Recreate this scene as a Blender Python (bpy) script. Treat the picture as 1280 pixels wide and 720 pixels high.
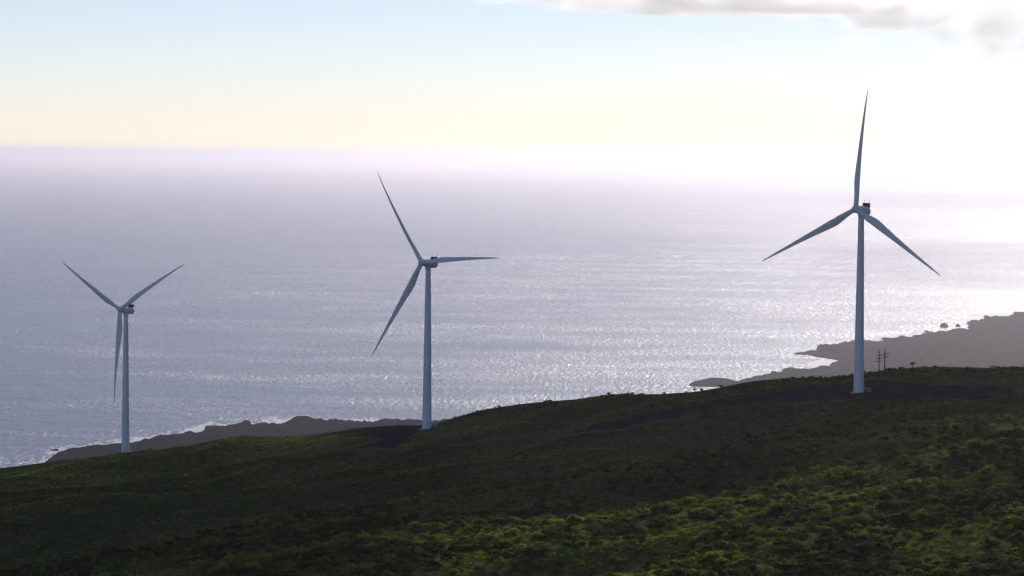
import bpy, math, random
import numpy as np
from mathutils import Matrix, Vector, Euler

for o in list(bpy.data.objects):
    bpy.data.objects.remove(o)
scn = bpy.context.scene
COL = scn.collection
R = math.radians

# ------------------------------------------------------------------ camera
FPX, CU, CV = 3700.0, 640.0, 360.0          # focal length and centre in photo pixels (1280 wide)
PITCH = math.atan((360 - 193) / FPX)
ROLL = 0.0098
H = 900.0                                    # camera height above the sea (camera is the world origin)
K = H / 500.0                                # scale of the far coast and the waves
F_ = np.array([0, math.cos(PITCH), -math.sin(PITCH)])
R0 = np.array([1.0, 0, 0]); U0 = np.array([0, math.sin(PITCH), math.cos(PITCH)])
R_ = math.cos(ROLL) * R0 + math.sin(ROLL) * U0
U_ = -math.sin(ROLL) * R0 + math.cos(ROLL) * U0
cam_d = bpy.data.cameras.new('camera')
cam = bpy.data.objects.new('camera', cam_d); COL.objects.link(cam)
cam_d.sensor_width = 36.0; cam_d.lens = 36.0 * FPX / 1280.0
cam_d.clip_start = 1.0; cam_d.clip_end = 1500000.0
M = Matrix.Identity(4)
for i in range(3):
    M[i][0] = R_[i]; M[i][1] = U_[i]; M[i][2] = -F_[i]
cam.matrix_world = M
scn.camera = cam

# ------------------------------------------------------------------ world, sun, exposure
SUN_AZ, SUN_EL = R(17.0), R(24.0)            # azimuth to the right of the view axis
world = bpy.data.worlds.new('World'); scn.world = world; world.use_nodes = True
wn = world.node_tree.nodes; wl = world.node_tree.links
wn.clear()
sky = wn.new('ShaderNodeTexSky'); sky.sky_type = 'NISHITA'; sky.sun_disc = False
sky.sun_elevation = SUN_EL; sky.sun_rotation = SUN_AZ
sky.air_density = 0.75; sky.dust_density = 0.07; sky.ozone_density = 1.5; sky.altitude = 300
bg = wn.new('ShaderNodeBackground'); bg.inputs['Strength'].default_value = 0.075
wo = wn.new('ShaderNodeOutputWorld')
tint = wn.new('ShaderNodeMix'); tint.data_type = 'RGBA'; tint.blend_type = 'MULTIPLY'; tint.inputs[0].default_value = 1.0
tint.inputs[7].default_value = (1.06, 0.99, 1.1, 1)          # the camera's cool white balance, the same over the whole sky
wl.new(sky.outputs[0], tint.inputs[6]); wl.new(tint.outputs[2], bg.inputs[0]); wl.new(bg.outputs[0], wo.inputs[0])
sun_d = bpy.data.lights.new('sun', 'SUN'); sun_d.energy = 2.8; sun_d.angle = R(0.53)
sun_d.color = (1.0, 0.92, 0.83)
sun = bpy.data.objects.new('sun', sun_d); COL.objects.link(sun)
sdir = Vector((math.sin(SUN_AZ) * math.cos(SUN_EL), math.cos(SUN_AZ) * math.cos(SUN_EL), math.sin(SUN_EL)))
sun.rotation_euler = sdir.to_track_quat('Z', 'Y').to_euler()
scn.view_settings.view_transform = 'Standard'
scn.view_settings.look = 'None'
scn.view_settings.exposure = 0.12
scn.view_settings.gamma = 1.0
scn.view_settings.use_curve_mapping = False
scn.render.engine = 'CYCLES'
scn.cycles.use_denoising = True
scn.cycles.max_bounces = 8
scn.cycles.volume_bounces = 2
scn.cycles.sample_clamp_indirect = 4.0
scn.cycles.volume_max_steps = 256

# ------------------------------------------------------------------ helpers
def tag(o, label=None, cat=None, group=None, kind=None):
    if label: o['label'] = label
    if cat: o['category'] = cat
    if group: o['group'] = group
    if kind: o['kind'] = kind
    return o

def empty(name, loc, rz=0.0):
    o = bpy.data.objects.new(name, None); COL.objects.link(o)
    o.location = loc; o.rotation_euler = (0, 0, rz); o.empty_display_size = 1.0
    return o

def ray(u, v):
    return F_ + (u - CU) / FPX * R_ + (CV - v) / FPX * U_

def P(u, v, d):
    """world point on the ray through photo pixel (u, v) at forward distance d"""
    r = ray(u, v)
    return r * (d / r[1])

def P_sea(u, v):
    r = ray(u, v)
    return r * (-H / r[2])

def grid_mesh(name, X, Y, Z, wrap=False, attrs=None, smooth=True):
    """X, Y, Z: (rows, cols) arrays -> quad sheet"""
    nr, nc = X.shape
    co = np.stack([X, Y, Z], -1).reshape(-1, 3).astype(np.float32)
    i, j = np.meshgrid(np.arange(nr - 1), np.arange(nc if wrap else nc - 1), indexing='ij')
    j2 = (j + 1) % nc
    f = np.stack([i * nc + j, i * nc + j2, (i + 1) * nc + j2, (i + 1) * nc + j], -1).reshape(-1, 4)[:, ::-1]
    me = bpy.data.meshes.new(name)
    me.vertices.add(len(co)); me.vertices.foreach_set('co', co.ravel())
    me.loops.add(f.size); me.loops.foreach_set('vertex_index', f.ravel().astype(np.int32))
    me.polygons.add(len(f))
    me.polygons.foreach_set('loop_start', np.arange(0, f.size, 4, dtype=np.int32))
    me.polygons.foreach_set('use_smooth', np.full(len(f), smooth))
    me.update(calc_edges=True)
    for k, a in (attrs or {}).items():
        at = me.attributes.new(k, 'FLOAT', 'POINT')
        at.data.foreach_set('value', a.ravel().astype(np.float32))
    return me

def mesh_obj(name, verts, faces, mat, parent=None, smooth=False):
    me = bpy.data.meshes.new(name)
    me.from_pydata([tuple(map(float, v)) for v in verts], [], faces)
    if mat: me.materials.append(mat)
    me.polygons.foreach_set('use_smooth', [smooth] * len(me.polygons))
    me.update()
    o = bpy.data.objects.new(name, me); COL.objects.link(o)
    if parent: o.parent = parent
    return o

class MB:
    """collects simple solids into one mesh"""
    def __init__(s): s.v = []; s.f = []
    def box(s, c, d, rot=None):
        n = len(s.v)
        for dx in (-.5, .5):
            for dy in (-.5, .5):
                for dz in (-.5, .5):
                    p = Vector((dx * d[0], dy * d[1], dz * d[2]))
                    if rot is not None: p = rot @ p
                    s.v.append(tuple(p + Vector(c)))
        for q in ((0, 1, 3, 2), (4, 6, 7, 5), (0, 4, 5, 1), (2, 3, 7, 6), (0, 2, 6, 4), (1, 5, 7, 3)):
            s.f.append(tuple(n + k for k in q))
        return s
    def tube(s, pts, rad, n=10, caps=True):
        b = len(s.v)
        pts = [Vector(p) for p in pts]
        for i, p in enumerate(pts):
            t = (pts[min(i + 1, len(pts) - 1)] - pts[max(i - 1, 0)]).normalized()
            a = t.orthogonal().normalized() if abs(t.z) < .99 else Vector((1, 0, 0))
            c = t.cross(a).normalized()
            r = rad[i] if isinstance(rad, (list, tuple)) else rad
            for k in range(n):
                w = 2 * math.pi * k / n
                s.v.append(tuple(p + a * (r * math.cos(w)) + c * (r * math.sin(w))))
        for i in range(len(pts) - 1):
            for k in range(n):
                k2 = (k + 1) % n
                s.f.append((b + i * n + k, b + i * n + k2, b + (i + 1) * n + k2, b + (i + 1) * n + k))
        if caps:
            s.f.append(tuple(b + k for k in range(n))[::-1])
            s.f.append(tuple(b + (len(pts) - 1) * n + k for k in range(n)))
        return s
    def lathe(s, prof, n=32):
        return s.tube([(0, 0, z) for r, z in prof], [r for r, z in prof], n)
    def build(s, name, mat, parent=None, smooth=False):
        return mesh_obj(name, s.v, s.f, mat, parent, smooth)

# numpy value noise
_rs = np.random.RandomState(7)
_perm = _rs.permutation(512)
_perm = np.concatenate([_perm, _perm])
_val = _rs.rand(512) * 2 - 1
def vnoise(x, y, seed=0):
    x = np.asarray(x, float) + seed * 17.31; y = np.asarray(y, float) + seed * 9.77
    xi = np.floor(x).astype(int); yi = np.floor(y).astype(int)
    fx = x - xi; fy = y - yi
    fx = fx * fx * fx * (fx * (fx * 6 - 15) + 10); fy = fy * fy * fy * (fy * (fy * 6 - 15) + 10)
    h = lambda a, b: _val[_perm[(_perm[a & 511] + b) & 511]]
    return (h(xi, yi) * (1 - fx) + h(xi + 1, yi) * fx) * (1 - fy) + (h(xi, yi + 1) * (1 - fx) + h(xi + 1, yi + 1) * fx) * fy
def fbm(x, y, oct=4, seed=0, gain=.5):
    s = 0; a = 1.0; t = 0
    for k in range(oct):
        s = s + a * vnoise(x * 2 ** k, y * 2 ** k, seed + k * 3); t += a; a *= gain
    return s / t
def sstep(a, b, x):
    t = np.clip((np.asarray(x, float) - a) / (b - a), 0, 1)
    return t * t * (3 - 2 * t)

# ------------------------------------------------------------------ materials
def mat_new(name):
    m = bpy.data.materials.new(name); m.use_nodes = True
    nt = m.node_tree; b = nt.nodes['Principled BSDF']
    return m, nt, b
def N(nt, t, **kw):
    n = nt.nodes.new(t)
    for k, v in kw.items(): setattr(n, k, v)
    return n
def noise_node(nt, scale, detail=4, rough=.55, vec=None, mapping=None):
    n = N(nt, 'ShaderNodeTexNoise'); n.inputs['Scale'].default_value = scale
    n.inputs['Detail'].default_value = detail; n.inputs['Roughness'].default_value = rough
    if vec is not None:
        if mapping:
            mp = N(nt, 'ShaderNodeMapping'); mp.inputs['Scale'].default_value = mapping[0]
            mp.inputs['Rotation'].default_value = mapping[1]
            nt.links.new(vec, mp.inputs[0]); vec = mp.outputs[0]
        nt.links.new(vec, n.inputs['Vector'])
    return n
def ramp(nt, fac, stops):
    r = N(nt, 'ShaderNodeValToRGB')
    cr = r.color_ramp
    while len(cr.elements) < len(stops): cr.elements.new(0.5)
    for e, (p, c) in zip(cr.elements, stops):
        e.position = p; e.color = (*c, 1) if len(c) == 3 else c
    nt.links.new(fac, r.inputs[0]); return r
def mixc(nt, fac, a, b, blend='MIX'):
    m = N(nt, 'ShaderNodeMix', data_type='RGBA', blend_type=blend)
    for s, v in ((m.inputs[0], fac), (m.inputs[6], a), (m.inputs[7], b)):
        if hasattr(v, 'links'): nt.links.new(v, s)
        elif isinstance(v, (int, float)): s.default_value = v
        else: s.default_value = (*v, 1)
    return m.outputs[2]
def math_n(nt, op, a, b=0.0, clamp=False):
    m = N(nt, 'ShaderNodeMath', operation=op); m.use_clamp = clamp
    for s, v in ((m.inputs[0], a), (m.inputs[1], b)):
        if hasattr(v, 'links'): nt.links.new(v, s)
        else: s.default_value = v
    return m.outputs[0]
def pos(nt): return N(nt, 'ShaderNodeNewGeometry').outputs['Position']
def attr(nt, name): 
    a = N(nt, 'ShaderNodeAttribute'); a.attribute_name = name; return a.outputs['Fac']

def simple_mat(name, col, rough=.5, metal=0.0, var=.12, scale=.6, bump=0.0):
    m, nt, b = mat_new(name)
    tc = N(nt, 'ShaderNodeTexCoord').outputs['Object']
    n = noise_node(nt, scale, 5, .6, tc)
    lo = tuple(c * (1 - var) for c in col); hi = tuple(min(1, c * (1 + var)) for c in col)
    r = ramp(nt, n.outputs['Fac'], [(.3, lo), (.7, hi)])
    nt.links.new(r.outputs[0], b.inputs['Base Color'])
    b.inputs['Specular IOR Level'].default_value = .5 if rough < .8 else 0.0
    b.inputs['Roughness'].default_value = rough; b.inputs['Metallic'].default_value = metal
    if bump:
        bp = N(nt, 'ShaderNodeBump'); bp.inputs['Strength'].default_value = bump; bp.inputs['Distance'].default_value = .1
        nt.links.new(n.outputs['Fac'], bp.inputs['Height']); nt.links.new(bp.outputs[0], b.inputs['Normal'])
    return m

def tower_paint():
    m, nt, b = mat_new('white_paint')
    tc = N(nt, 'ShaderNodeTexCoord').outputs['Object']
    n = noise_node(nt, 1.0, 5, .6, tc, ((1.4, 1.4, .06), (0, 0, 0)))      # faint vertical weather streaks
    r = ramp(nt, n.outputs['Fac'], [(.3, (.70, .70, .71)), (.62, (.83, .83, .84))])
    nt.links.new(r.outputs[0], b.inputs['Base Color'])
    b.inputs['Roughness'].default_value = .38
    return m

def hillside_mat():
    m, nt, b = mat_new('hillside_ground')
    p = pos(nt)
    n1 = noise_node(nt, .02, 6, .6, p); n2 = noise_node(nt, .35, 5, .65, p); n3 = noise_node(nt, .09, 4, .55, p)
    green = ramp(nt, n2.outputs['Fac'], [(.3, (.013, .022, .006)), (.5, (.036, .05, .012)), (.72, (.085, .098, .024))])
    dry = ramp(nt, n2.outputs['Fac'], [(.3, (.045, .044, .016)), (.55, (.11, .1, .036)), (.75, (.19, .165, .07))])
    dm = math_n(nt, 'ADD', attr(nt, 'dry'), math_n(nt, 'MULTIPLY', math_n(nt, 'SUBTRACT', n3.outputs['Fac'], .5), 1.8))
    c = mixc(nt, math_n(nt, 'MULTIPLY', dm, 1.0, True), green.outputs[0], dry.outputs[0])
    cin = ramp(nt, n2.outputs['Fac'], [(.3, (.018, .016, .02)), (.7, (.045, .039, .044))])
    cm = math_n(nt, 'ADD', attr(nt, 'cinder'), math_n(nt, 'ADD', math_n(nt, 'MULTIPLY', math_n(nt, 'SUBTRACT', n2.outputs['Fac'], .5), .9), math_n(nt, 'MULTIPLY', math_n(nt, 'SUBTRACT', n3.outputs['Fac'], .5), 1.4)))
    cm = ramp(nt, cm, [(.42, (0, 0, 0)), (.58, (1, 1, 1))])
    c = mixc(nt, cm.outputs[0], c, cin.outputs[0])
    nt.links.new(c, b.inputs['Base Color'])
    b.inputs['Roughness'].default_value = .95; b.inputs['Specular IOR Level'].default_value = 0.0
    bp = N(nt, 'ShaderNodeBump'); bp.inputs['Strength'].default_value = .9; bp.inputs['Distance'].default_value = .8
    nt.links.new(n2.outputs['Fac'], bp.inputs['Height']); nt.links.new(bp.outputs[0], b.inputs['Normal'])
    return m

def lava_mat():
    m, nt, b = mat_new('lava_rock')
    p = pos(nt)
    n1 = noise_node(nt, .012 / K, 6, .6, p); n2 = noise_node(nt, .1 / K, 6, .7, p)
    lava = ramp(nt, n2.outputs['Fac'], [(.3, (.006, .0055, .007)), (.7, (.02, .017, .019))])
    scrub = ramp(nt, n2.outputs['Fac'], [(.35, (.010, .012, .007)), (.7, (.03, .029, .017))])
    k = ramp(nt, n1.outputs['Fac'], [(.5, (0, 0, 0)), (.6, (1, 1, 1))])
    c = mixc(nt, math_n(nt, 'MULTIPLY', k.outputs[0], .4), lava.outputs[0], scrub.outputs[0])
    nt.links.new(c, b.inputs['Base Color'])
    b.inputs['Roughness'].default_value = .95; b.inputs['Specular IOR Level'].default_value = 0.0
    bp = N(nt, 'ShaderNodeBump'); bp.inputs['Strength'].default_value = 1.0; bp.inputs['Distance'].default_value = 2.0
    nt.links.new(n2.outputs['Fac'], bp.inputs['Height']); nt.links.new(bp.outputs[0], b.inputs['Normal'])
    return m

def sea_mat():
    m, nt, b = mat_new('sea_water')
    vd = N(nt, 'ShaderNodeVectorMath', operation='SCALE'); vd.inputs['Scale'].default_value = 1 / K
    nt.links.new(pos(nt), vd.inputs[0]); p = vd.outputs[0]
    rot = (0, 0, R(24))
    swell = noise_node(nt, 1.0, 2, .5, p, ((.006, .013, .01), rot))
    chop = noise_node(nt, 1.0, 4, .6, p, ((.085, .026, .05), (0, 0, R(-14))))
    rip = noise_node(nt, 1.0, 3, .6, p, ((.24, .08, .2), (0, 0, R(12))))
    slick = noise_node(nt, 1.0, 4, .5, p, ((.00016, .0008, .001), (0, 0, R(-6))))
    h = math_n(nt, 'ADD', math_n(nt, 'MULTIPLY', swell.outputs['Fac'], 6.0), math_n(nt, 'MULTIPLY', chop.outputs['Fac'], 8.4))
    h = math_n(nt, 'ADD', h, math_n(nt, 'MULTIPLY', rip.outputs['Fac'], 2.3))
    bp = N(nt, 'ShaderNodeBump'); bp.inputs['Distance'].default_value = K
    sl = ramp(nt, slick.outputs['Fac'], [(.36, (.8, .8, .8)), (.52, (1, 1, 1))])
    gust = noise_node(nt, 1.0, 4, .6, p, ((.0016, .0035, .002), (0, 0, R(18))))
    gr = ramp(nt, gust.outputs['Fac'], [(.32, (.5, .5, .5)), (.68, (1, 1, 1))])
    nt.links.new(math_n(nt, 'MULTIPLY', sl.outputs[0], gr.outputs[0]), bp.inputs['Strength'])
    nt.links.new(h, bp.inputs['Height'])
    # whitecaps and surf
    cap = noise_node(nt, 1.0, 4, .6, p, ((.09, .024, .05), (0, 0, R(-20))))
    cap2 = noise_node(nt, 1.0, 2, .5, p, ((.002, .004, .003), (0, 0, R(10))))
    ck = math_n(nt, 'ADD', cap.outputs['Fac'], math_n(nt, 'MULTIPLY', math_n(nt, 'SUBTRACT', cap2.outputs['Fac'], .5), .25))
    capm = ramp(nt, ck, [(.615, (0, 0, 0)), (.68, (1, 1, 1))])
    fo = math_n(nt, 'ADD', attr(nt, 'foam'), math_n(nt, 'MULTIPLY', math_n(nt, 'SUBTRACT', chop.outputs['Fac'], .5), 1.3))
    fom = ramp(nt, fo, [(.42, (0, 0, 0)), (.62, (1, 1, 1))])
    foam = math_n(nt, 'MAXIMUM', math_n(nt, 'MULTIPLY', capm.outputs[0], .8), fom.outputs[0])
    c = mixc(nt, foam, (.036, .024, .048), (.72, .74, .76))
    nt.links.new(c, b.inputs['Base Color'])
    rr = math_n(nt, 'ADD', math_n(nt, 'MULTIPLY', foam, .4), .25)
    nt.links.new(rr, b.inputs['Roughness'])
    b.inputs['IOR'].default_value = 1.33
    nt.links.new(bp.outputs[0], b.inputs['Normal'])
    return m

def leaf_mat(name, dark, mid, light):
    m, nt, b = mat_new(name)
    oi = N(nt, 'ShaderNodeObjectInfo').outputs['Random']
    g = N(nt, 'ShaderNodeNewGeometry').outputs['Random Per Island']
    pn = noise_node(nt, .018, 3, .6, pos(nt))
    pk = math_n(nt, 'MULTIPLY', math_n(nt, 'SUBTRACT', pn.outputs['Fac'], .5), 1.7)
    k = math_n(nt, 'ADD', math_n(nt, 'ADD', math_n(nt, 'MULTIPLY', oi, .5), math_n(nt, 'MULTIPLY', g, .3)), math_n(nt, 'ADD', pk, .1))
    r = ramp(nt, k, [(.15, dark), (.5, mid), (.9, light)])
    nt.links.new(r.outputs[0], b.inputs['Base Color'])
    b.inputs['Roughness'].default_value = .7; b.inputs['Specular IOR Level'].default_value = .08
    t = N(nt, 'ShaderNodeBsdfTranslucent')
    tc = mixc(nt, 1.0, r.outputs[0], (1.9, 2.3, .6), 'MULTIPLY')
    nt.links.new(tc, t.inputs['Color'])
    ms = N(nt, 'ShaderNodeMixShader'); ms.inputs[0].default_value = .55
    nt.links.new(b.outputs[0], ms.inputs[1]); nt.links.new(t.outputs[0], ms.inputs[2])
    nt.links.new(ms.outputs[0], nt.nodes['Material Output'].inputs['Surface'])
    return m

MAT = {
    'paint': tower_paint(), 'hill': hillside_mat(), 'lava': lava_mat(), 'sea': sea_mat(),
    'dark': simple_mat('dark_radiator', (.018, .018, .02), .6),
    'concrete': simple_mat('concrete', (.33, .32, .3), .9, scale=1.5, bump=.3),
    'steel': simple_mat('galvanised_steel', (.42, .43, .44), .45, .6),
    'wood': simple_mat('weathered_wood', (.05, .036, .026), .9, scale=3),
    'ceramic': simple_mat('insulator_ceramic', (.12, .09, .08), .3),
    'cabinet': simple_mat('cabinet_paint', (.16, .2, .17), .5),
    'track': simple_mat('gravel_track', (.085, .08, .055), .95, var=.35, scale=.3, bump=.3),
    'bark': simple_mat('bark', (.045, .035, .026), .9, scale=4),
    'leaf': leaf_mat('shrub_leaves', (.006, .010, .003), (.038, .05, .010), (.19, .2, .033)),
    'tree_leaf': leaf_mat('tree_leaves', (.01, .018, .006), (.022, .034, .011), (.04, .055, .016)),
    'grass': leaf_mat('grass_blades', (.035, .055, .01), (.08, .105, .018), (.125, .15, .028)),
    'dry_grass': leaf_mat('dry_grass_blades', (.045, .045, .016), (.12, .108, .04), (.18, .16, .06)),
}

# ------------------------------------------------------------------ terrain height
BASES = [(156.8, 568, 1588), (533.6, 536, 1386), (1073.2, 490.5, 1259)]
ctl = [(-120, 720, 1090), (0, 720, 1008), (320, 720, 915), (640, 720, 836), (960, 720, 760), (1280, 720, 697), (1400, 720, 670),
       (0, 583, 1600), (-150, 596, 1600), (75, 575, 1630), (156, 566, 1650), (300, 554, 1590), (420, 539, 1480), (480, 531, 1440), (533, 529.5, 1425),
       (600, 512, 1425), (640, 507, 1420), (760, 495, 1400), (870, 488.5, 1390), (940, 478, 1380), (1010, 475, 1370), (1073, 471, 1365),
       (1140, 464.5, 1365), (1280, 460, 1350), (1420, 455, 1340)]
CT = np.array([P(*c) for c in ctl + BASES])
A = np.c_[CT[:, 0], CT[:, 1], np.ones(len(CT))]
PL = np.linalg.lstsq(A, CT[:, 2], rcond=None)[0]
res = CT[:, 2] - A @ PL
def _k(r2): return np.where(r2 > 0, .5 * r2 * np.log(np.maximum(r2, 1e-9)), 0)
S = 500.0
cx, cy = CT[:, 0] / S, CT[:, 1] / S
KM = _k((cx[:, None] - cx) ** 2 + (cy[:, None] - cy) ** 2) + np.eye(len(CT)) * 1e-5
PM = np.c_[np.ones(len(CT)), cx, cy]
SOL = np.linalg.solve(np.block([[KM, PM], [PM.T, np.zeros((3, 3))]]), np.r_[res, 0, 0, 0])
WT, AF = SOL[:len(CT)], SOL[len(CT):]
crest = [c for c in ctl if 7 <= ctl.index(c)]
cr_az = np.array([math.atan2(P(*c)[0], P(*c)[1]) for c in crest]); cr_r = np.array([math.hypot(*P(*c)[:2]) for c in crest])
_o = np.argsort(cr_az); cr_az, cr_r = cr_az[_o], cr_r[_o]
BXY = np.array([P(*b)[:2] for b in BASES])

def hill_z(x, y, detail=True):
    x = np.asarray(x, float); y = np.asarray(y, float)
    z = PL[0] * x + PL[1] * y + PL[2]
    t = AF[0] + AF[1] * x / S + AF[2] * y / S
    for k in range(len(WT)):
        t = t + WT[k] * _k((x / S - cx[k]) ** 2 + (y / S - cy[k]) ** 2)
    az = np.arctan2(x, y); r = np.hypot(x, y)
    w = (1 - sstep(.24, .45, np.abs(az))) * sstep(350, 620, r) * (1 - sstep(1700, 2200, r))
    z = z + t * w
    if detail:
        nb = np.ones_like(z)
        for bx, by in BXY:
            nb = nb * (1 - .95 * np.exp(-(((x - bx) ** 2 + (y - by) ** 2) / 38.0 ** 2)))
        cd = np.interp(az, cr_az, cr_r)
        keep = .3 + .7 * sstep(0, 120, np.abs(r - cd))           # keep the skyline where it belongs
        n = 10.0 * fbm((x + .5 * y) / 150, (y - .5 * x) / 80, 3, 1) + 3.0 * fbm(x / 50, y / 26, 3, 5) + .4 * fbm(x / 6, y / 6, 2, 9)
        z = z + n * nb * keep
    return z

# ------------------------------------------------------------------ shoreline
shore_px = [(-260, 650), (-60, 618), (20, 600), (56, 580), (66, 567), (74, 561), (92, 559), (110, 556), (140, 553), (168, 550), (182, 546), (196, 542), (236, 539), (252, 536),
            (258, 530), (290, 528), (325, 527), (332, 530), (345, 529), (362, 523), (395, 522.5), (425, 525), (455, 527), (468, 523), (478, 520.5), (497, 522), (520, 524),
            (560, 527), (640, 521), (740, 512), (820, 504), (862, 497), (885, 492), (905, 487), (916, 480), (926, 471), (945, 468), (966, 463.5), (1010, 459), (1030, 457),
            (1052, 450), (1044, 446), (1012, 443), (1002, 439.5), (1016, 433), (1024, 430), (1070, 428), (1100, 425.5), (1136, 423), (1150, 418.5), (1180, 414), (1205, 412), (1224, 409.5),
            (1212, 403), (1202, 399), (1228, 397), (1242, 394.5), (1262, 391.5), (1280, 389), (1330, 384), (1420, 380), (1560, 370), (1800, 352)]
SP = [P_sea(s[0], s[1] + (3.5 if s[0] < 600 else 1.5))[:2] for s in shore_px]
SP = np.array([(-2600 * K, -9000 * K), (-2400 * K, -2000 * K), (-2200 * K, 0), (-2000 * K, 2000 * K), (-1700 * K, 3400 * K)] + [tuple(s) for s in SP] + [(16000 * K, 16000 * K), (22000 * K, -9000 * K)])
# islets off the point: (photo pixel outline on the water)
def seg_sd(x, y, poly):
    x = x.ravel(); y = y.ravel()
    d2 = np.full(x.shape, 1e18); inside = np.zeros(x.shape, bool)
    n = len(poly)
    for i in range(n):
        ax, ay = poly[i]; bx, by = poly[(i + 1) % n]
        ex, ey = bx - ax, by - ay
        t = np.clip(((x - ax) * ex + (y - ay) * ey) / (ex * ex + ey * ey + 1e-9), 0, 1)
        d2 = np.minimum(d2, (x - ax - t * ex) ** 2 + (y - ay - t * ey) ** 2)
        c = ((ay > y) != (by > y))
        with np.errstate(divide='ignore', invalid='ignore'):
            xi = ax + (y - ay) * ex / (ey if ey else 1e-9)
        inside ^= c & (x < xi)
    return np.where(inside, 1, -1) * np.sqrt(d2)
def shore_sd(x, y):
    shp = np.shape(x); x = np.asarray(x, float); y = np.asarray(y, float)
    y = y + 120 * K * (np.hypot(x, y) / 8600) ** 1.3 * fbm(x / (42 * K), y / (420 * K), 5, 27, .62) * sstep(2500, 4500, y)
    sd = seg_sd(np.asarray(x, float), np.asarray(y, float), SP).reshape(shp)
    return sd + 22 * K * fbm(x / (50 * K), y / (210 * K), 5, 21, .66)

def terr_z(x, y, sd=None):
    x = np.asarray(x, float); y = np.asarray(y, float)
    zh = hill_z(x, y)
    az = np.arctan2(x, y); r = np.hypot(x, y)
    dc = np.interp(az, cr_az, cr_r)
    dc = dc + 6000 * sstep(.5, 1.0, np.abs(az))
    t = np.maximum(0, r - dc)
    zh = zh - .42 * t * t / (t + 30)
    if sd is None: sd = shore_sd(x, y)
    inl = np.maximum(sd, 0)
    zc = -H + np.where(sd > 0, 5 * K * (1 - np.exp(-inl / (7.0 * K))), sd * .25) + .03 * np.clip(inl - 40 * K, 0, 2500 * K) \
        + K * np.minimum(1, inl / (80 * K)) * (6 * fbm(x / (200 * K), y / (300 * K), 4, 31) + 12 * np.abs(fbm(x / (36 * K), y / (90 * K), 5, 35, .7)))
    zc = np.maximum(zc, -H - 8)
    zl = np.where(sd > -400, zh, zh - (-400 - sd) * .3)
    k = 6.0
    hmix = np.clip(.5 + .5 * (zl - zc) / k, 0, 1)
    return zc * (1 - hmix) + zl * hmix + k * hmix * (1 - hmix)

def axes(n_in, half, n_out):
    inner = np.linspace(-half, half, n_in)
    t = np.linspace(0, 1, n_out + 2)[1:-1]
    outr = half + (2 * math.pi - 2 * half) * t
    return np.concatenate([inner, outr])

def poly_mask(U, V, pts, soft):
    p = np.array(pts, float)
    sd = seg_sd(U, V, p).reshape(U.shape)
    return sstep(-soft, soft, sd)
def to_px(x, y, z):
    q = np.stack([x, y, z], -1)
    f = q @ F_; f = np.where(np.abs(f) < 1, 1, f)
    return CU + FPX * (q @ R_) / f, CV - FPX * (q @ U_) / f, f

AZ = axes(560, .215, 70)
RR = np.concatenate([np.geomspace(15, 560, 40, endpoint=False), np.geomspace(560, 16000 * K, 900)])
AA, RG = np.meshgrid(AZ, RR)
TX, TY = RG * np.sin(AA), RG * np.cos(AA)
SD = shore_sd(TX, TY)
TZ = terr_z(TX, TY, SD)
U, V, FW = to_px(TX, TY, TZ)
vis = (FW > 300) & (np.abs(AA) < .3)
# cinder fill round the turbine pads and dry-grass ground, measured on the ground from the photograph
cind = np.zeros_like(TX)
for pts, s in (([(690, 546), (745, 527), (800, 517), (868, 505), (960, 491), (1040, 481), (1090, 477), (1270, 486), (1272, 496), (1100, 499), (1040, 500), (960, 502), (880, 515), (800, 531), (740, 545)], 7),
               ([(385, 541), (440, 527), (540, 524), (545, 533), (512, 545), (498, 556), (490, 562), (455, 561), (470, 553), (478, 546), (430, 545)], 5)):
    cind = np.maximum(cind, np.where(vis & (RG < 1650), poly_mask(U, V, pts, s), 0))
cind = cind * np.where((U > 640) & (U < 960), .7, 1.0)
dry = .05 + 1.3 * fbm((TX + .5 * TY) / 55, (TY - .5 * TX) / 30, 4, 71)
dry = dry + np.where(vis, .35 * sstep(600, 540, V), 0)
NSPLIT = int(np.searchsorted(RR, 1800))
hill = bpy.data.objects.new('hillside', grid_mesh('hillside', TX[:NSPLIT + 1], TY[:NSPLIT + 1], TZ[:NSPLIT + 1], True,
        {'cinder': cind[:NSPLIT + 1], 'dry': dry[:NSPLIT + 1]}))
hill.data.materials.append(MAT['hill']); COL.objects.link(hill)
tag(hill, 'dark green scrub covered hillside sloping down to the left', 'hillside', kind='structure')
coast = bpy.data.objects.new('lava_coast', grid_mesh('lava_coast', TX[NSPLIT:], TY[NSPLIT:], TZ[NSPLIT:], True))
coast.data.materials.append(MAT['lava']); COL.objects.link(coast)
tag(coast, 'dark flat lava coast with ragged points along the sea', 'coast', kind='structure')

# ------------------------------------------------------------------ sea
SA = axes(420, .215, 60)
SR = np.concatenate([np.geomspace(600 * K, 3800 * K, 40, endpoint=False), np.geomspace(3800 * K, 14000 * K, 460, endpoint=False), np.geomspace(14000 * K, 250000 * K, 70)])
SAA, SRG = np.meshgrid(SA, SR)
SX, SY = SRG * np.sin(SAA), SRG * np.cos(SAA)
ssd = shore_sd(SX, SY)
foam = np.exp(-np.maximum(-ssd, 0) / (75 * (SRG / 8600) ** 1.7)) * (.95 + 1.1 * fbm(SX / (110 * K), SY / (240 * K), 3, 51))
foam = np.where(SRG < 14500 * K, foam, 0)
sea = bpy.data.objects.new('sea', grid_mesh('sea', SX, SY, np.full_like(SX, -H), True, {'foam': np.clip(foam, 0, 1)}))
sea.data.materials.append(MAT['sea']); COL.objects.link(sea)
tag(sea, 'hazy lavender grey ocean with glittering waves', 'sea', kind='structure')

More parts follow.
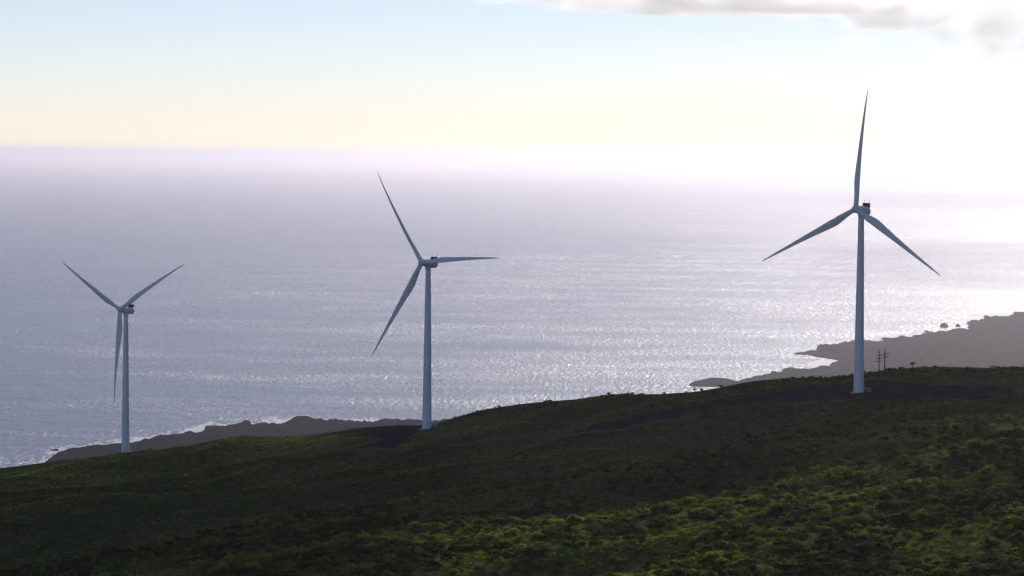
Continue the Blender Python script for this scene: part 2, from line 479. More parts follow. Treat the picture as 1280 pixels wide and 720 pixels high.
# ------------------------------------------------------------------ wind turbines
HUBZ = 78.0
def blade_mesh():
    st = [0, .02, .05, .09, .14, .2, .26, .34, .44, .55, .66, .77, .86, .93, .975, 1.0]
    ch = [2.1, 2.1, 2.15, 2.5, 3.05, 3.35, 3.25, 2.85, 2.36, 1.92, 1.5, 1.14, .86, .6, .38, .08]
    th = [1, 1, .97, .78, .55, .41, .34, .29, .255, .23, .21, .19, .18, .17, .16, .15]
    tw = [16, 16, 16, 15.5, 14, 12, 10, 7.8, 5.6, 3.8, 2.4, 1.2, .4, 0, -.3, -.5]
    L = 49.6; n = 20; v = []; f = []
    for s, c, t, w in zip(st, ch, th, tw):
        e = np.clip((s - .03) / .17, 0, 1)                       # root circle -> aerofoil
        for k in range(n):
            a = 2 * math.pi * k / n
            xc = .5 * c * math.cos(a); yc = .5 * c * math.sin(a) * t
            q = .5 - .5 * math.cos(a)                            # 0 at the leading edge, 1 at the trailing edge
            sharp = 1.25 * math.sqrt(max(q, 0)) * (1 - q) * 1.6 + .02
            ya = .5 * c * t * sharp * (1 if math.sin(a) >= 0 else -1) if abs(math.sin(a)) > 1e-6 else 0
            y = yc * (1 - e) + ya * e
            x = xc - e * .2 * c                                  # leading edge +x, pitch axis at 30 % chord
            r = R(w)
            v.append((x * math.cos(r) + y * math.sin(r), -x * math.sin(r) + y * math.cos(r) + .9 * s * s + .9 * s ** 4, 1.2 + L * s))
    for i in range(len(st) - 1):
        for k in range(n):
            k2 = (k + 1) % n
            f.append((i * n + k, i * n + k2, (i + 1) * n + k2, (i + 1) * n + k))
    f.append(tuple(range(n))[::-1]); f.append(tuple((len(st) - 1) * n + k for k in range(n)))
    me = bpy.data.meshes.new('blade'); me.from_pydata([tuple(map(float, p)) for p in v], [], f)
    me.materials.append(MAT['paint']); me.polygons.foreach_set('use_smooth', [True] * len(me.polygons)); me.update()
    return me
BLADE = blade_mesh()

def rounded_tube_y(secs, n=28, p=2.6):
    """sections (y, half_width, half_height, zc) -> superellipse tube along y"""
    v = []; f = []
    for y, hw, hh, zc in secs:
        for k in range(n):
            a = 2 * math.pi * k / n
            ca, sa = math.cos(a), math.sin(a)
            v.append((hw * math.copysign(abs(ca) ** (2 / p), ca), y, zc + hh * math.copysign(abs(sa) ** (2 / p), sa)))
    for i in range(len(secs) - 1):
        for k in range(n):
            k2 = (k + 1) % n
            f.append((i * n + k, (i + 1) * n + k, (i + 1) * n + k2, i * n + k2))
    f.append(tuple(range(n))); f.append(tuple((len(secs) - 1) * n + k for k in range(n))[::-1])
    return v, f

def make_turbine(loc, yaw, phi, cone, pitch, label):
    root = empty('wind_turbine', loc, yaw)
    tag(root, label, 'wind turbine', 'wind turbines on the slope above the sea')
    # tower: tapered tube of three flanged sections
    prof = [(2.2, -1.5)]
    for z in np.linspace(0, 76, 20): prof.append((2.2 - (2.2 - 1.22) * (z / 76) ** 1.1, z))
    tw = MB().lathe(prof, 40).build('tower', MAT['paint'], root, True)
    for z in (.05, 25.3, 50.6, 75.9):
        r = 2.2 - .98 * (max(z, 0) / 76) ** 1.1
        MB().lathe([(r + .05, z - .1), (r + .05, z + .1)], 40).build('flange', MAT['paint'], tw)
    MB().lathe([(3.6, -1.6), (3.6, .12), (3.3, .2)], 32).build('foundation', MAT['concrete'], root)
    # door with its landing and steps, on the side away from the rotor wind
    da = R(60)
    rot = Matrix.Rotation(da, 3, 'Z')
    MB().box(rot @ Vector((2.17, 0, 2.6)), (.14, .9, 2.1), rot).build('door', MAT['steel'], tw)
    stp = MB().box(rot @ Vector((3.0, 0, 1.45)), (1.5, 1.4, .1), rot)
    for k in range(5):
        stp.box(rot @ Vector((3.95 + .3 * k, 0, 1.3 - .26 * k)), (.32, 1.2, .06), rot)
    for sy in (-.66, .66):
        stp.tube([rot @ Vector((3.7, sy, 1.4)), rot @ Vector((5.3, sy, .05))], .05, 6)
        stp.tube([rot @ Vector((2.3, sy, 2.45)), rot @ Vector((3.7, sy, 2.45)), rot @ Vector((5.3, sy, 1.1))], .035, 6)
        for q, zz in ((2.4, 2.45), (3.7, 2.45), (5.3, 1.1)):
            stp.tube([rot @ Vector((q, sy, .0)), rot @ Vector((q, sy, zz))], .035, 6)
    stp.build('steps', MAT['steel'], root)
    # nacelle, tilted with the rotor; rotor on the -y side
    tilt = R(6)
    v, f = rounded_tube_y([(-2.75, 1.25, 1.25, 0), (-2.7, 1.5, 1.5, 0), (-1.5, 1.72, 1.72, 0), (0, 1.8, 1.85, -.05), (3.0, 1.8, 1.9, -.05), (4.6, 1.72, 1.8, -.03),
                           (5.3, 1.5, 1.55, 0), (5.5, 1.2, 1.25, 0)])
    nac = mesh_obj('nacelle', v, f, MAT['paint'], root, True)
    nac.location = (0, 0, HUBZ - .2); nac.rotation_euler = (-tilt, 0, 0)
    MB().lathe([(1.24, -2.9), (1.5, -1.6)], 32).build('yaw_collar', MAT['paint'], nac)
    col = MB().box((0, 3.9, 2.55), (2.7, 1.4, 1.4)); co = col.build('cooler', MAT['dark'], nac)
    fr = MB()
    for sx in (-1.4, 1.4): fr.box((sx, 3.9, 2.4), (.1, 1.5, 1.9))
    fr.box((0, 3.9, 3.33), (2.9, 1.5, .1)); fr.build('cooler_frame', MAT['dark'], nac)
    for sx in (-1.2, 1.2):
        MB().tube([(sx, 4.2, 3.3), (sx, 4.2, 4.6), (sx, 4.2, 4.61), (sx, 4.2, 4.8)], [.05, .05, .14, .12], 8).build('wind_sensor', MAT['dark'], nac)
    v, f = rounded_tube_y([(-2.76, 1.4, 1.4, 0), (-3.0, 1.62, 1.62, 0), (-4.2, 1.7, 1.7, 0), (-5.2, 1.62, 1.62, 0), (-5.9, 1.3, 1.3, 0), (-6.35, .85, .85, 0), (-6.55, .35, .35, 0), (-6.58, .05, .05, 0)], 28, 2.0)
    hub = mesh_obj('hub', v, f, MAT['paint'], root, True)
    hub.location = nac.location; hub.rotation_euler = nac.rotation_euler
    Mt = Matrix.Translation((0, 0, HUBZ - .2)) @ Matrix.Rotation(-tilt, 4, 'X')
    for k in range(3):
        b = bpy.data.objects.new('blade', BLADE); COL.objects.link(b); b.parent = root
        # clockwise seen from the front (-y)
        b.matrix_local = Mt @ Matrix.Translation((0, -4.7, 0)) @ Matrix.Rotation(R(phi + 120 * k), 4, 'Y') @ Matrix.Rotation(R(cone), 4, 'X') @ Matrix.Rotation(R(-pitch), 4, 'Z')
    return root

TP = []
for bpx in BASES:
    x, y = P(*bpx)[:2]
    TP.append((float(x), float(y), float(terr_z(np.array([x]), np.array([y]))[0])))
def yaw_of(a): return -R(a)          # rotor swung to the left of the camera by a degrees
make_turbine(TP[0], yaw_of(34), 59.0, 2.4, 4, 'white wind turbine with its rotor standing as a Y, smallest and lowest down the slope')
make_turbine(TP[1], yaw_of(38.5), -34.3, 7.2, 22, 'white wind turbine with one blade level to the right, middle of the three')
make_turbine(TP[2], yaw_of(37), 2.2, 2.2, 4, 'tallest white wind turbine, one blade straight up against the sky, beside two utility poles')

# ------------------------------------------------------------------ haze
def haze(k, g, color):
    m = bpy.data.materials.new('haze_air'); m.use_nodes = True
    nt = m.node_tree; nt.nodes.clear()
    out = N(nt, 'ShaderNodeOutputMaterial'); pv = N(nt, 'ShaderNodeVolumePrincipled')
    pv.inputs['Density'].default_value = k; pv.inputs['Anisotropy'].default_value = g
    pv.inputs['Color'].default_value = (*color, 1)
    nt.links.new(pv.outputs[0], out.inputs['Volume'])
    o = MB().box((0, 0, (-H - 10 + HAZE_TOP) / 2), (920000, 920000, HAZE_TOP + H + 10)).build('haze', m)
    tag(o, 'pale haze over the sea and the coast', 'haze', kind='stuff')
    return o
HAZE_TOP = 110.0

# ------------------------------------------------------------------ tracks draped on the hillside
def on_hill(u, v, d0=700, d1=1750):
    """ground point seen at photo pixel (u, v)"""
    d = np.linspace(d0, d1, 1400)
    r = ray(u, v); q = r[None] * (d / r[1])[:, None]
    below = q[:, 2] < terr_z(q[:, 0], q[:, 1], np.full(len(d), 800.0)) 
    k = int(np.argmax(below)) if below.any() else len(d) - 1
    return q[k]
def track(name, px, width, label):
    pts = np.array([on_hill(*p)[:2] for p in px])
    seg = np.r_[0, np.cumsum(np.hypot(*np.diff(pts, axis=0).T))]
    s = np.arange(0, seg[-1], 2.5)
    x = np.interp(s, seg, pts[:, 0]); y = np.interp(s, seg, pts[:, 1])
    for _ in range(6):
        x[1:-1] = (x[:-2] + 2 * x[1:-1] + x[2:]) / 4; y[1:-1] = (y[:-2] + 2 * y[1:-1] + y[2:]) / 4
    tx, ty = np.gradient(x), np.gradient(y); l = np.hypot(tx, ty); nx, ny = -ty / l, tx / l
    off = np.linspace(-.5, .5, 5)
    wv = width * (1 + .35 * fbm(s / 12, s * 0, 2, 77))
    X = x[:, None] + nx[:, None] * off * wv[:, None]; Y = y[:, None] + ny[:, None] * off * wv[:, None]
    Z = terr_z(X, Y, np.full(X.shape, 800.0)) + .12 + .1 * (1 - (2 * off) ** 2)
    o = bpy.data.objects.new(name, grid_mesh(name, X[:, ::-1], Y[:, ::-1], Z[:, ::-1])); COL.objects.link(o)
    o.data.materials.append(MAT['track'])
    tag(o, label, 'track', kind='structure')
    return np.c_[x, y]
TRK = [track('access_track', [(395, 566), (440, 562.5), (471, 561), (512, 561.5), (561, 557), (600, 553), (640, 549), (690, 543), (740, 540.5), (775, 538), (825, 529), (880, 517)], 5.0,
             'pale gravel access track winding across the upper hillside'),
       track('foot_trail', [(918, 514), (928, 524), (940, 535), (950, 547)], 1.3, 'faint pale trail running down the slope')]

# ------------------------------------------------------------------ small works by the turbines
def ground(x, y): return float(terr_z(np.array([x]), np.array([y]), np.array([800.0]))[0])
def transformer(x, y, rz, label):
    t = empty('transformer_cabinet', (x, y, ground(x, y)), rz)
    tag(t, label, 'transformer', 'transformer cabinets at the turbine feet'); t.scale = (.7, .7, .7)
    MB().box((0, 0, -.2), (3.4, 3.0, .7)).build('plinth', MAT['concrete'], t)
    bd = MB().box((0, 0, 1.15), (2.4, 1.5, 2.0)).build('cabinet', MAT['cabinet'], t)
    MB().box((0, 0, 2.2), (2.55, 1.65, .1)).build('lid', MAT['cabinet'], bd)
    for sx in (-.6, .6): MB().box((sx, -.77, 1.15), (1.1, .06, 1.8)).build('door', MAT['cabinet'], bd)
    for k in range(6): MB().box((-.75 + .3 * k, 1.0, 1.1), (.08, .5, 1.5)).build('cooling_fin', MAT['steel'], bd)
transformer(TP[2][0] + 4.6, TP[2][1] + 1.0, .3, 'pale transformer cabinet at the foot of the tallest turbine')
transformer(TP[1][0] + 4.4, TP[1][1] + 1.5, .2, 'pale transformer cabinet at the foot of the middle turbine')

def utility_pole(u, v, d, h, arms, label):
    q = P(u, v, d)
    x, y = float(q[0]), float(q[1])
    t = empty('utility_pole', (x, y, ground(x, y)), 0.0)
    tag(t, label, 'utility pole', 'paired utility poles behind the tallest turbine')
    MB().tube([(0, 0, -1.5), (0, 0, 0), (0, 0, h * .5), (0, 0, h)], [.3, .28, .24, .18], 10).build('pole', MAT['wood'], t, True)
    for x0, x1, z in arms:
        a = MB().box(((x0 + x1) / 2, -.2, z), (x1 - x0, .2, .26)).build('crossarm', MAT['wood'], t)
        for q in np.linspace(x0 + .12, x1 - .12, 3):
            MB().tube([(q, -.2, z + .05), (q, -.2, z + .14), (q, -.2, z + .18), (q, -.2, z + .3), (q, -.2, z + .34), (q, -.2, z + .48)], [.03, .03, .1, .07, .1, .05], 8).build('insulator', MAT['ceramic'], a)
    MB().tube([(0, -.42, h - 4.35), (0, -.42, h - 4.3), (0, -.42, h - 3.3), (0, -.42, h - 3.2)], [.2, .27, .27, .18], 12).build('pole_transformer', MAT['dark'], t)
    return t
utility_pole(1098.4, 481, 1330, 13.0, [(-.9, 2.0, 10.5), (-1.4, 1.4, 9.1), (-1.8, 1.2, 7.6)], 'left of two thin wooden utility poles behind the tallest turbine')
utility_pole(1105.5, 480, 1335, 12.9, [(-.6, 2.1, 10.5), (-1.0, 1.4, 9.1)], 'right of two thin wooden utility poles behind the tallest turbine')

# ------------------------------------------------------------------ rocks in the sea
def sea_rock(u, v, wpx, hm, depth, seed, label, ragged=.35):
    q = P_sea(u, v); wd = wpx * q[1] / FPX; hm = hm * q[1] / FPX; depth = depth * q[1] / FPX
    rs = np.random.RandomState(seed)
    n, m = 26, 9; vts = []; fcs = []
    for j in range(m):
        t = j / (m - 1)
        for k in range(n):
            a = 2 * math.pi * k / n
            rr = (1 + ragged * float(vnoise(np.array([math.cos(a) * 1.6 + seed]), np.array([math.sin(a) * 1.6 + t * .8]), seed)[0])) * (1.05 - .9 * t ** 3) 
            z = -3 + (hm + 3) * t + .12 * hm * float(vnoise(np.array([k * .8]), np.array([j * 1.3]), seed + 3)[0])
            if j == m - 1: rr *= .5
            vts.append((.5 * wd * rr * math.cos(a), .5 * depth * rr * math.sin(a), z))
    for j in range(m - 1):
        for k in range(n):
            k2 = (k + 1) % n
            fcs.append((j * n + k, j * n + k2, (j + 1) * n + k2, (j + 1) * n + k))
    fcs.append(tuple((m - 1) * n + k for k in range(n)))
    o = mesh_obj('sea_rock', vts, fcs, MAT['lava'])
    o.location = (float(q[0]), float(q[1]), -H)
    tag(o, label, 'rock', 'rocks off the far coast')
sea_rock(1180, 409, 10, 5.5, 16, 3, 'square dark sea stack off the far right coast', .2)
sea_rock(1197.5, 408.5, 5, 4, 8, 5, 'smaller dark sea rock between the square stack and the far right coast')
sea_rock(894, 481.5, 56, 9, 60, 8, 'long low dark islet off the point left of the tallest turbine', .5)
sea_rock(873, 482, 14, 4, 20, 9, 'pointed low rock at the seaward end of the long islet', .5)
sea_rock(1008, 443, 22, 3, 24, 11, 'low reef reaching into the bright water right of centre', .5)
sea_rock(69, 563, 9, 2, 16, 12, 'low reef awash at the tip of the left lava point', .5)

# ------------------------------------------------------------------ plants
def leaf_cloud(name, lobes, n, size, mat, seed, up=.3):
    """leaf clumps spread over and through a set of lobes (centre, radii)"""
    rs = np.random.RandomState(seed); v = []; f = []
    w = np.array([l[1][0] * l[1][2] for l in lobes]); w = w / w.sum()
    for i in range(n):
        c, rad = lobes[rs.choice(len(lobes), p=w)]
        d = rs.normal(size=3); d /= np.linalg.norm(d)
        if d[2] < -.25: d[2] *= -1
        k = rs.uniform(.62, 1.06) if rs.rand() < .9 else rs.uniform(.2, .6)
        p = np.array(c) + d * np.array(rad) * k
        if p[2] < .02: p[2] = rs.uniform(.02, .2)
        nrm = d + rs.normal(size=3) * .32 + np.array([0, 0, up]); nrm /= np.linalg.norm(nrm)
        a = np.cross(nrm, rs.normal(size=3)); a /= np.linalg.norm(a); b = np.cross(nrm, a)
        s = size * rs.uniform(.6, 1.45); e = rs.uniform(.55, .9)
        o = len(v)
        v += [p - a * s, p + b * s * e + nrm * s * .25, p + a * s, p - b * s * e + nrm * s * .2]
        f += [(o, o + 1, o + 2, o + 3)]
    for c, rad in lobes:                                           # inner shell added to each lobe to block light and keep the near side dark
        o = len(v)
        for th in (.5, 1.2, 1.9):
            for ph in range(7):
                v.append(np.array(c) + .74 * np.array(rad) * np.array([math.sin(th) * math.cos(ph * .9), math.sin(th) * math.sin(ph * .9), math.cos(th)]))
        for j in range(2):
            for q in range(7):
                f.append((o + j * 7 + q, o + j * 7 + (q + 1) % 7, o + (j + 1) * 7 + (q + 1) % 7, o + (j + 1) * 7 + q))
        f.append(tuple(o + q for q in range(7)))
    me = bpy.data.meshes.new(name); me.from_pydata([tuple(map(float, q)) for q in v], [], f)
    me.materials.append(mat); me.update()
    return me
def shrub_lobes(seed, spread, tall):
    rs = np.random.RandomState(seed); L = [((0, 0, .32 * tall), (.62, .6, .42 * tall))]
    for k in range(rs.randint(5, 9)):
        a = rs.uniform(0, 6.28); r = rs.uniform(.25, .8) * spread
        q = rs.uniform(.24, .46)
        L.append(((r * math.cos(a), r * math.sin(a), rs.uniform(.2, .62) * tall), (q, q * rs.uniform(.8, 1.2), q * rs.uniform(.6, .95))))
    return L
SHAPES = [leaf_cloud('shrub_crown', shrub_lobes(11 + k, sp, tl), nl, sz, MAT['leaf'], 60 + k)
          for k, (sp, tl, nl, sz) in enumerate([(.9, .8, 520, .1), (.8, 1.0, 520, .1), (1.0, .6, 460, .1), (.7, 1.15, 480, .1), (1.0, .75, 560, .095), (.85, .9, 430, .115)])]
def tuft_mesh(seed, mat):
    rs = np.random.RandomState(seed); v = []; f = []
    for k in range(26):
        a = rs.uniform(0, 6.28); r = rs.uniform(0, .6); h = rs.uniform(.35, .9); b = rs.uniform(0, 6.28); w = rs.uniform(.05, .11)
        x, y = r * math.cos(a), r * math.sin(a); lx, ly = rs.normal(size=2) * .22 + np.array([-.18, -.05])
        o = len(v)
        v += [(x - w * math.cos(b), y - w * math.sin(b), -.1), (x + w * math.cos(b), y + w * math.sin(b), -.1), (x + lx, y + ly, h)]
        f.append((o, o + 1, o + 2))
    me = bpy.data.meshes.new('grass_tuft'); me.from_pydata(v, [], f); me.materials.append(mat); me.update(); return me
TUFTS = [tuft_mesh(200 + k, MAT['grass']) for k in range(4)]
DRY_TUFTS = [tuft_mesh(220 + k, MAT['dry_grass']) for k in range(4)]

rs = np.random.RandomState(99)
def scatter(n, r0, r1, half=.2):
    az = rs.uniform(-half, half, n); r = np.sqrt(rs.uniform(r0 * r0, r1 * r1, n))
    return r * np.sin(az), r * np.cos(az)
def ground_info(x, y):
    z = terr_z(x, y, np.full(x.shape, 800.0))
    u, v, f = to_px(x, y, z)
    bare = np.zeros(x.shape, bool)
    for pts in ([(690, 546), (745, 527), (800, 517), (868, 505), (960, 491), (1040, 481), (1090, 477), (1270, 486), (1272, 496), (1100, 499), (1040, 500), (960, 502), (880, 515), (800, 531), (740, 545)],
                [(385, 541), (440, 527), (540, 524), (545, 533), (512, 545), (498, 556), (490, 562), (455, 561), (470, 553), (478, 546), (430, 545)]):
        bare |= seg_sd(u, v, np.array(pts, float)) > 9 * fbm(x / 14, y / 22, 3, 83)
    for t in TRK:
        for k in range(0, len(t), 2):
            bare |= ((x - t[k, 0]) ** 2 + (y - t[k, 1]) ** 2) < 3.6 ** 2
    for bx, by in BXY: bare |= ((x - bx) ** 2 + (y - by) ** 2) < 9 ** 2
    cd = np.interp(np.arctan2(x, y), cr_az, cr_r)
    return z, u, v, bare, np.hypot(x, y) - cd
# shrubs: thick scrub low on the slope, scattered and smaller higher up
x, y = scatter(62000, 640, 1500)
z, u, v, bare, past = ground_info(x, y)
low = sstep(1180, 960, np.hypot(x, y) + .9 * x * 0 + 30 * fbm(x / 70, y / 70, 2, 61))
clump = fbm(x / 26, y / 34, 3, 63)
dens = np.where(clump > -.12, .25 + .75 * low, .06 + .12 * low) * (.35 + .65 * low)
keep = (rs.rand(len(x)) < dens * .62) & ~bare & (past < 30)
crestw = np.exp(-((past + 6) / 26.0) ** 2)
keep |= (rs.rand(len(x)) < .22 * crestw * (clump > -.05)) & ~bare
x, y, z, u, v, low, clump, crestw = [a[keep] for a in (x, y, z, u, v, low, clump, crestw)]
size = .55 + .5 * rs.rand(len(x)) + low * (2.3 * rs.rand(len(x)) ** 1.8 + 1.6 * np.clip(clump, 0, .5)) + crestw * (.1 + .9 * rs.rand(len(x)) ** 3)
big = rs.rand(len(x)) < .03 * low + .006
size = np.where(big, size * 1.3 + .5, size)
on_px = size / np.hypot(x, y)
inframe = (u > 6) & (u < 1274) & (v < 716) & (v > 300)
order = np.argsort(np.where(inframe, -on_px, 1))
ind = order[:300]; rest = order[300:]
for k in ind:
    o = bpy.data.objects.new('shrub', SHAPES[rs.randint(len(SHAPES))]); COL.objects.link(o)
    o.location = (float(x[k]), float(y[k]), float(z[k]) - .08); o.rotation_euler = (0, 0, rs.uniform(0, 6.28))
    s_ = float(size[k]); o.scale = (s_ * rs.uniform(.9, 1.25), s_ * rs.uniform(.9, 1.25), s_ * rs.uniform(.65, .95))
    col = ['by the left edge', 'below the smallest turbine', 'between the smallest and middle turbines', 'below the middle turbine',
           'between the middle and tallest turbines', 'below the tallest turbine', 'by the right edge'][int(np.searchsorted([100, 230, 440, 640, 960, 1190], u[k]))]
    row = 'at the bottom of the slope' if v[k] > 690 else ('in the lower scrub' if v[k] > 640 else 'higher in the scrub')
    sz = 'large' if size[k] > 2.9 else 'rounded'
    tag(o, '%s dark green shrub %s, %s' % (sz, row, col), 'shrub', '%s shrubs %s %s' % (sz, row, col))

def instancer(name, meshes, xs, ys, zs, sc, label, cat):
    protos = bpy.data.collections.new(name + '_shapes')
    for m_ in meshes:
        protos.objects.link(bpy.data.objects.new(m_.name + '_shape', m_))
    me = bpy.data.meshes.new(name)
    me.vertices.add(len(xs)); me.vertices.foreach_set('co', np.c_[xs, ys, zs].astype(np.float32).ravel())
    for nm, tp, arr in (('size', 'FLOAT', sc.astype(np.float32)), ('turn', 'FLOAT', rs.uniform(0, 6.28, len(xs)).astype(np.float32)),
                        ('pick', 'INT', rs.randint(0, len(meshes), len(xs)).astype(np.int32))):
        a = me.attributes.new(nm, tp, 'POINT'); a.data.foreach_set('value', arr)
    o = bpy.data.objects.new(name, me); COL.objects.link(o)
    ng = bpy.data.node_groups.new(name, 'GeometryNodeTree')
    ng.interface.new_socket('Geometry', in_out='INPUT', socket_type='NodeSocketGeometry')
    ng.interface.new_socket('Geometry', in_out='OUTPUT', socket_type='NodeSocketGeometry')
    gi = ng.nodes.new('NodeGroupInput'); go = ng.nodes.new('NodeGroupOutput')
    ci = ng.nodes.new('GeometryNodeCollectionInfo'); ci.inputs['Collection'].default_value = protos
    ci.inputs['Separate Children'].default_value = True; ci.inputs['Reset Children'].default_value = True
    ip = ng.nodes.new('GeometryNodeInstanceOnPoints'); ip.inputs['Pick Instance'].default_value = True
    def na(nm, tp):
        n_ = ng.nodes.new('GeometryNodeInputNamedAttribute'); n_.data_type = tp; n_.inputs['Name'].default_value = nm
        return n_.outputs[0]
    cxyz = ng.nodes.new('ShaderNodeCombineXYZ'); ng.links.new(na('turn', 'FLOAT'), cxyz.inputs[2])
    ng.links.new(gi.outputs[0], ip.inputs['Points']); ng.links.new(ci.outputs[0], ip.inputs['Instance'])
    ng.links.new(na('pick', 'INT'), ip.inputs['Instance Index']); ng.links.new(cxyz.outputs[0], ip.inputs['Rotation'])
    ng.links.new(na('size', 'FLOAT'), ip.inputs['Scale']); ng.links.new(ip.outputs[0], go.inputs[0])
    md = o.modifiers.new('scatter', 'NODES'); md.node_group = ng
    tag(o, label, cat, kind='stuff')
    return o
instancer('scrub', SHAPES, x[rest], y[rest], z[rest] - .08, size[rest], 'dense low dark green scrub covering the hillside', 'scrub')
gx, gy = scatter(95000, 640, 1480)
gz, gu, gv, gb, gp = ground_info(gx, gy)
glow_ = sstep(1150, 980, np.hypot(gx, gy))
pat = fbm((gx + .5 * gy) / 55, (gy - .5 * gx) / 30, 4, 71)
gk = (~gb) & (gp < 25) & (pat + .12 * glow_ > .0)
dk = gk & (rs.rand(len(gx)) > glow_); gk = gk & ~dk
instancer('grass', TUFTS, gx[gk], gy[gk], gz[gk], .45 + .5 * rs.rand(int(gk.sum())), 'yellow green grass between the lower shrubs', 'grass')
instancer('dry_grass', DRY_TUFTS, gx[dk], gy[dk], gz[dk], .4 + .4 * rs.rand(int(dk.sum())), 'dry olive grass in streaks on the upper hillside', 'grass')

# wind-bent trees standing on the skyline
def small_tree(u, v, d, h, w, lean, seed, label):
    q = on_hill(u, v) if d is None else P(u, v, d)
    xx, yy = float(q[0]), float(q[1])
    t = empty('tree', (xx, yy, ground(xx, yy)))
    tag(t, label, 'tree', 'lone trees on the skyline')
    mb = MB().tube([(0, 0, -.4), (lean * .15, 0, h * .3), (lean * .45, 0, h * .62)], [.16, .12, .08], 7)
    for a in (-1, 1): mb.tube([(lean * .2, 0, h * .38), (lean * .4 + a * w * .25, a * .3, h * .75)], [.08, .03], 5)
    mb.build('trunk', MAT['bark'], t, True)
    r_ = np.random.RandomState(seed); L = []
    for k in range(6):
        L.append(((lean * .5 + r_.uniform(-.42, .42) * w, r_.uniform(-.3, .3) * w, h * r_.uniform(.62, .9)), (w * r_.uniform(.16, .3), w * .24, h * r_.uniform(.1, .2))))
    me = leaf_cloud('crown', L, 420, .16, MAT['tree_leaf'], seed)
    o = bpy.data.objects.new('crown', me); COL.objects.link(o); o.parent = t
small_tree(1140.5, 466, 1362, 2.6, 3.1, .3, 301, 'lone small wind-bent tree on the skyline right of the utility poles')
small_tree(868, 490.5, 1389, 1.6, 1.5, .1, 302, 'small dark bush standing alone on the skyline above the islet')
small_tree(1241, 463, 1352, 1.2, 2.4, .1, 303, 'low flat bush on the skyline near the right edge')

# ------------------------------------------------------------------ clouds
def cloud_vol(dens, g=.5):
    m = bpy.data.materials.new('cloud_vapour'); m.use_nodes = True
    nt = m.node_tree; nt.nodes.clear()
    out = N(nt, 'ShaderNodeOutputMaterial'); pv = N(nt, 'ShaderNodeVolumePrincipled')
    pv.inputs['Density'].default_value = dens; pv.inputs['Anisotropy'].default_value = g; pv.inputs['Color'].default_value = (.99, .99, .99, 1)
    nt.links.new(pv.outputs[0], out.inputs['Volume']); return m, nt, pv
def lumpy(name, c, r, seed, mat, amp=.35, n=(56, 28), freq=2.2):
    """closed flattened billow with an uneven outline"""
    nu, nv = n; v = []; f = []
    for j in range(nv + 1):
        th = math.pi * j / nv
        for k in range(nu):
            ph = 2 * math.pi * k / nu
            d = (math.sin(th) * math.cos(ph), math.sin(th) * math.sin(ph), math.cos(th))
            q = 1 + amp * float(fbm(np.array([d[0] * freq + d[2] * 1.3 + 5]), np.array([d[1] * freq - d[2] * 1.1 + 9]), 4, seed)[0])
            zz = d[2] * (1 if d[2] > 0 else .55)
            v.append((d[0] * r[0] * q, d[1] * r[1] * q, zz * r[2] * q))
    for j in range(nv):
        for k in range(nu):
            k2 = (k + 1) % nu
            f.append((j * nu + k, (j + 1) * nu + k, (j + 1) * nu + k2, j * nu + k2))
    o = mesh_obj(name, v, f, mat, None, True)
    o.location = c
    return o
CV_, _, _ = cloud_vol(.018)
def shade_cloud(gx_, gy_, gz_, rx, ry, alt, seed, label, rz_h=130, mat=None):
    L = (alt - gz_) / math.sin(SUN_EL); rz = 0.0
    c = (gx_ + sdir.x * L, gy_ + sdir.y * L, alt)
    o = lumpy('cloud', c, (rx, ry, rz_h), seed, mat or CV_, .4)
    o.rotation_euler = (0, 0, rz)
    tag(o, label, 'cloud', 'low clouds drifting over the slope')
THIN, _, _ = cloud_vol(.0016)
shade_cloud(-30, 1270, -115, 700, 190, 1150, 401, 'dense low cloud between the sun and the middle of the slope', 80)
shade_cloud(-60, 1950, -140, 760, 480, 1300, 404, 'thin broad cloud between the sun and the turbines', 110, THIN)
shade_cloud(130, 850, -105, 300, 12, 720, 408, 'unseen strip of cloud added to cast a shadow band on the lower scrub', 13)  # added out of view, shaped to throw a shadow band across the scrub
shade_cloud(-310, 900, -130, 250, 260, 1050, 402, 'small low cloud beside the dense one', 80)
shade_cloud(-760, 4200, -420, 850, 2200, 1600, 405, 'long unseen cloud added to shade the hazy air towards the left coast', 150)  # added out of view to keep sun off the air towards the left coast
VEIL, _, _ = cloud_vol(.0007)
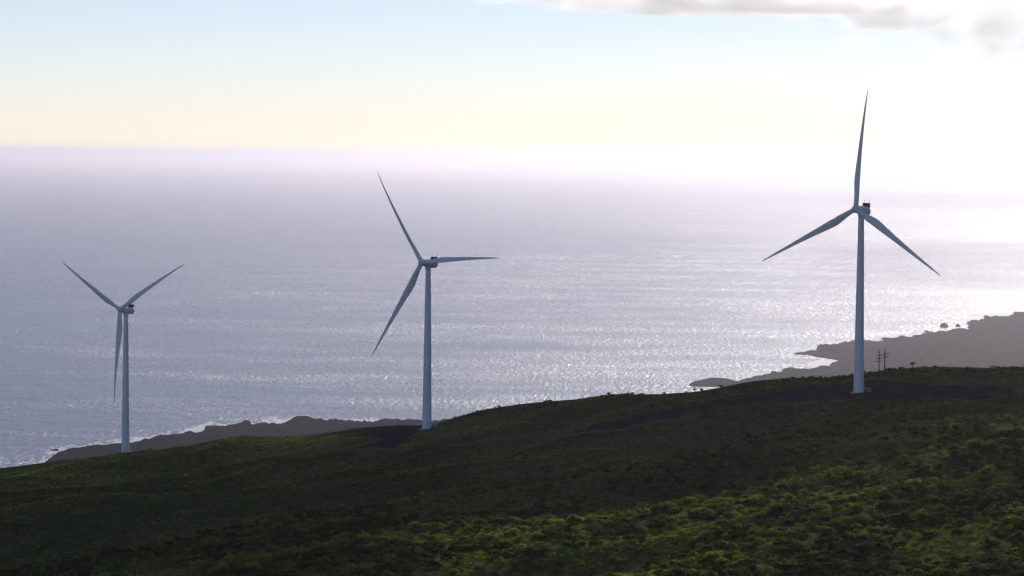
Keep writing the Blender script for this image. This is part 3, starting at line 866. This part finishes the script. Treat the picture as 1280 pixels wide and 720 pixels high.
shade_cloud(5600, 25500, -880, 3400, 6500, 2500, 406, 'wide unseen veil of cloud added to dim the right of the sea', 260, VEIL)  # added above the frame to cut the sun on the right sea
shade_cloud(12500, 62000, -880, 9000, 15000, 4600, 407, 'widest high unseen veil of cloud added to dim the farthest right of the sea', 260, VEIL)  # second added veil, shading the farther water

def sky_cloud(u, v, d, wpx, hpx, seed, thr, dens, label):
    m, nt, pv = cloud_vol(0, .62)
    tc = N(nt, 'ShaderNodeTexCoord').outputs['Object']
    sx = wpx / 2 * d / FPX; sz = hpx / 2 * d / FPX; sy = .7 * sx
    k = 1 / 95.0
    n = noise_node(nt, 1.0, 6, .58, tc, ((sx * k * .55, sy * k * .5, sz * k), (0, 0, .3)))
    n.inputs['Vector'].links[0].from_node.inputs['Location'].default_value = (seed * 3.7, seed * 1.9, seed * .7)
    ln = N(nt, 'ShaderNodeVectorMath', operation='LENGTH'); nt.links.new(tc, ln.inputs[0])
    fall = math_n(nt, 'SUBTRACT', 1.0, math_n(nt, 'POWER', ln.outputs['Value'], 3.0), True)
    q = math_n(nt, 'SUBTRACT', math_n(nt, 'ADD', n.outputs['Fac'], math_n(nt, 'MULTIPLY', math_n(nt, 'SUBTRACT', fall, 1.0), .35)), thr)
    q = math_n(nt, 'MULTIPLY', math_n(nt, 'MULTIPLY', q, 7.0, True), dens)
    nt.links.new(q, pv.inputs['Density'])
    c = P(u, v, d)
    o = lumpy('cloud', tuple(map(float, c)), (1, 1, 1.0), seed, m, .12)
    o.scale = (sx, sy, sz)
    tag(o, label, 'cloud', 'clouds in the upper right sky')
sky_cloud(900, -6, 9000, 760, 84, 11, .34, .0054, 'long flat grey bottomed cloud streak along the top of the sky')
sky_cloud(1085, 16, 9200, 280, 84, 17, .34, .006, 'grey wedge of cloud hanging below the long streak')
sky_cloud(1240, 24, 9500, 320, 190, 23, .36, .0056, 'broken bright puffs of cloud in the top right corner')
sky_cloud(1062, 51, 9400, 80, 20, 29, .34, .004, 'tiny bright wisp of cloud below the grey wedge')
haze(1.4e-5, .72, (.97, .915, .985))
